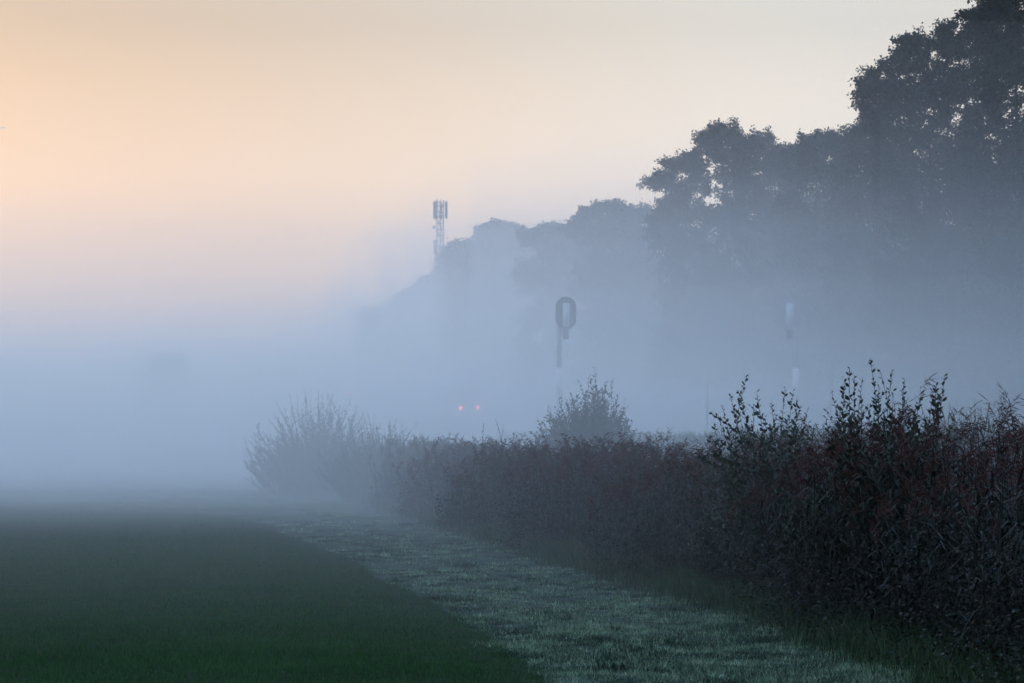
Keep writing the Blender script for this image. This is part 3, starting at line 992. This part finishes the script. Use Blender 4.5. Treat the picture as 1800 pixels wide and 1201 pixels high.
# ------------------------------------------------------------------ haze: thin air round everything, and the denser fog lying in layers over the field
def fog_mat(name, dens, col, g):
    m = bpy.data.materials.new(name)
    m.use_nodes = True
    nt = m.node_tree
    nt.nodes.remove(nt.nodes['Principled BSDF'])
    pv = nt.nodes.new('ShaderNodeVolumePrincipled')
    pv.inputs['Color'].default_value = (*col, 1)
    pv.inputs['Density'].default_value = dens
    pv.inputs['Anisotropy'].default_value = g
    nt.links.new(pv.outputs['Volume'], nt.nodes['Material Output'].inputs['Volume'])
    return m


FOGC = (0.955, 0.98, 1.0)


def fog_box(x0, x1, y0, y1, z0, z1, dens, label, roll=0.0, slope=0.0, row_gap=0.0, g=0.62):
    """Closed box; a fog layer has a gently rolling top and a sloping front."""
    nx, ny = (2, 2) if roll == 0 else (40, 40)
    u = np.linspace(0, 1, nx)
    w = np.linspace(0, 1, ny) ** (1.0 if roll == 0 else 1.6)
    U, Wv = np.meshgrid(u, w)
    Y = y0 + (y1 - y0) * Wv
    XR = np.full(Y.shape, float(x1))
    XL = np.full(Y.shape, float(x0))
    if row_gap < 0:                      # fog clinging to the wood only
        XL = row_x(Y) - 14.0 - np.clip(Y - 330, 0, 400) * 0.5
        XR = row_x(Y) - row_gap
    if row_gap > 0:                          # the low fog lies over the open field and thins out before the wood
        XR = np.minimum(XR, row_x(Y) - row_gap + np.clip(Y - 150, 0, 400) * 0.8)
    X = XL + (XR - XL) * U
    T = np.full(X.shape, z1) if roll == 0 else z1 * (1 + roll * np.sin(X * 0.045 + z1) * np.cos(Y * 0.037 + z1 * 2) + roll * .5 * np.sin(X * 0.11 + Y * 0.09))
    if slope:
        T = z0 + (T - z0) * np.clip((Y - y0) / slope, 0.04, 1) ** 0.7
    i = (np.arange(ny - 1)[:, None] * nx + np.arange(nx - 1)[None]).ravel()
    n = nx * ny
    top = np.column_stack([i, i + 1, i + nx + 1, i + nx])
    bot = top[:, ::-1] + n
    v = np.vstack([np.column_stack([X.ravel(), Y.ravel(), T.ravel()]), np.column_stack([X.ravel(), Y.ravel(), np.full(n, z0)])])
    sides = []
    for q in range(nx - 1):
        sides.append([q, q + n, q + 1 + n, q + 1])
        a = (ny - 1) * nx + q
        sides.append([a, a + 1, a + 1 + n, a + n])
    for q in range(ny - 1):
        a = q * nx
        sides.append([a, a + nx, a + nx + n, a + n])
        a = q * nx + nx - 1
        sides.append([a, a + n, a + nx + n, a + nx])
    m = MB()
    m.add(v, np.vstack([top, bot]))
    m.add(np.zeros((0, 3)), np.zeros((0, 4), int)) if False else None
    m.f.append(np.array(sides))
    m.m.append(np.zeros(len(sides), int))
    o = m.build('haze', fog_mat('haze', dens, FOGC, g))
    return tag(o, label, 'haze', kind='stuff')


fog_box(-600, 400, -70, 720, -1.2, 48, 0.0002, 'thin morning haze through the whole scene')
fog_box(-590, 390, 17, 710, -1.1, 4.5, 0.0082, 'light ground mist over the near field', 0.06, 12)
FOG = [  # top, first y, density, slope, gap to the wood, what it is
    (3.2, 44, 0.0032, 18, 8.0, 'lowest dense fog lying on the far field'),
    (4.6, 42, 0.0038, 18, 7.0, 'dense low fog over the far field'),
    (3.9, 57, 0.0040, 20, 7.5, 'thicker fog lying beyond the far end of the path'),
    (6.2, 40, 0.0035, 20, 5.0, 'fog bank over the path and reeds'),
    (8.2, 40, 0.0035, 22, 3.5, 'fog bank reaching the signal heads'),
    (10.5, 44, 0.0036, 24, 1.0, 'fog drifting before the lower tree crowns'),
    (12.8, 47, 0.0024, 26, 0.0, 'fog drifting before the middle tree crowns'),
    (15.4, 50, 0.0020, 28, 0.0, 'upper fog hanging in front of the trees'),
    (18.4, 55, 0.0016, 30, -30.0, 'faint veil of fog around the tree tops'),
    (22.5, 60, 0.0009, 32, -31.0, 'highest thin veil of fog over the wood'),
    (20.5, 105, 0.0044, 40, -30.0, 'deep fog around the farther trees'),
    (21.5, 165, 0.0042, 40, -32.0, 'deepest fog around the farthest trees'),
]
for i, (zt, y0, dn, sl, gap, lab) in enumerate(FOG):
    fog_box(-588 + i, 388 - i, y0, 708 - i, -1.05 + i * 0.02, zt, dn, lab, 0.09, sl, gap)

# ------------------------------------------------------------------ sky and sun
SUN_EL, SUN_AZ = math.radians(2.5), math.radians(-24)     # low in the east, ahead and to the left
W = bpy.data.worlds.new('World')
S.world = W
W.use_nodes = True
nt = W.node_tree
bg = nt.nodes['Background']
sky = nt.nodes.new('ShaderNodeTexSky')
sky.sky_type = 'NISHITA'
sky.sun_disc = False
sky.sun_elevation = SUN_EL
sky.sun_rotation = SUN_AZ
sky.air_density, sky.dust_density, sky.ozone_density = 1.0, 1.5, 3.0
tc = nt.nodes.new('ShaderNodeTexCoord')
sep = nt.nodes.new('ShaderNodeSeparateXYZ')
nt.links.new(tc.outputs['Generated'], sep.inputs[0])
# twilight colours by height above the horizon
rp = nt.nodes.new('ShaderNodeValToRGB')
el = rp.color_ramp.elements
stops = [(0.0, (0.94, 0.71, 0.66)), (0.06, (0.95, 0.76, 0.64)), (0.11, (0.90, 0.77, 0.65)), (0.17, (0.62, 0.57, 0.50)), (0.24, (0.60, 0.62, 0.59)), (0.35, (0.70, 0.92, 1.22)), (0.7, (0.66, 1.02, 1.56)), (1.0, (0.63, 1.02, 1.64))]
el[0].position, el[0].color = stops[0][0], (*stops[0][1], 1)
el[1].position, el[1].color = stops[-1][0], (*stops[-1][1], 1)
for p_, c_ in stops[1:-1]:
    e = el.new(p_)
    e.color = (*c_, 1)
nt.links.new(sep.outputs['Z'], rp.inputs['Fac'])
# the half of the sky away from the dawn is bluer and dimmer
dot = nt.nodes.new('ShaderNodeVectorMath')
dot.operation = 'DOT_PRODUCT'
dot.inputs[1].default_value = (math.sin(SUN_AZ), math.cos(SUN_AZ), 0.0)
nt.links.new(tc.outputs['Generated'], dot.inputs[0])
mr = nt.nodes.new('ShaderNodeMapRange')
mr.interpolation_type = 'SMOOTHSTEP'
mr.inputs['From Min'].default_value = -0.6
mr.inputs['From Max'].default_value = 0.95
nt.links.new(dot.outputs['Value'], mr.inputs['Value'])
mix = nt.nodes.new('ShaderNodeMix')
mix.data_type = 'RGBA'
mix.inputs['A'].default_value = (0.44, 0.66, 1.02, 1)
nt.links.new(mr.outputs['Result'], mix.inputs['Factor'])
# deeper orange close to where the sun will rise
mr2 = nt.nodes.new('ShaderNodeMapRange')
mr2.interpolation_type = 'SMOOTHSTEP'
mr2.inputs['From Min'].default_value = 0.84
mr2.inputs['From Max'].default_value = 1.0
nt.links.new(dot.outputs['Value'], mr2.inputs['Value'])
tint = nt.nodes.new('ShaderNodeMix')
tint.data_type = 'RGBA'
tint.blend_type = 'MULTIPLY'
tint.inputs['B'].default_value = (0.76, 0.59, 0.48, 1)
nt.links.new(mr2.outputs['Result'], tint.inputs['Factor'])
nt.links.new(rp.outputs['Color'], tint.inputs['A'])
nt.links.new(tint.outputs['Result'], mix.inputs['B'])
bg2 = nt.nodes.new('ShaderNodeBackground')
bg2.inputs['Strength'].default_value = 1.0
nt.links.new(mix.outputs['Result'], bg2.inputs['Color'])
bg.inputs['Strength'].default_value = 0.05
nt.links.new(sky.outputs['Color'], bg.inputs['Color'])
add = nt.nodes.new('ShaderNodeAddShader')
nt.links.new(bg.outputs[0], add.inputs[0])
nt.links.new(bg2.outputs[0], add.inputs[1])
nt.links.new(add.outputs[0], nt.nodes['World Output'].inputs['Surface'])

ld = bpy.data.lights.new('sun', 'SUN')
ld.energy = 0.22
ld.angle = math.radians(10)
ld.color = (1.0, 0.72, 0.50)
lo = bpy.data.objects.new('sun', ld)
COL.objects.link(lo)
dirv = Vector((math.sin(SUN_AZ) * math.cos(SUN_EL), math.cos(SUN_AZ) * math.cos(SUN_EL), math.sin(SUN_EL)))
lo.rotation_euler = dirv.to_track_quat('Z', 'Y').to_euler()
lo.location = (-20, 40, 60)

# ------------------------------------------------------------------ camera and render
cd = bpy.data.cameras.new('camera')
cam = bpy.data.objects.new('camera', cd)
COL.objects.link(cam)
cd.sensor_width = 36
cd.lens = 85
cd.shift_y = (HOR - 600.5) / 1800.0
cd.clip_start = 0.1
cd.clip_end = 6000
cam.location = (0, 0, EYE)
cam.rotation_euler = (math.radians(90), 0, 0)
cd.dof.use_dof = True
cd.dof.focus_distance = 32
cd.dof.aperture_fstop = 8
S.camera = cam

S.render.engine = 'CYCLES'
cy = S.cycles
cy.use_denoising = True
cy.denoiser = 'OPENIMAGEDENOISE'
cy.max_bounces = 8
cy.diffuse_bounces = 3
cy.glossy_bounces = 2
cy.volume_bounces = 6
cy.transparent_max_bounces = 16
cy.sample_clamp_indirect = 4
vs = S.view_settings
vs.view_transform = 'Standard'
vs.look = 'None'
vs.exposure = 0.12
vs.gamma = 1
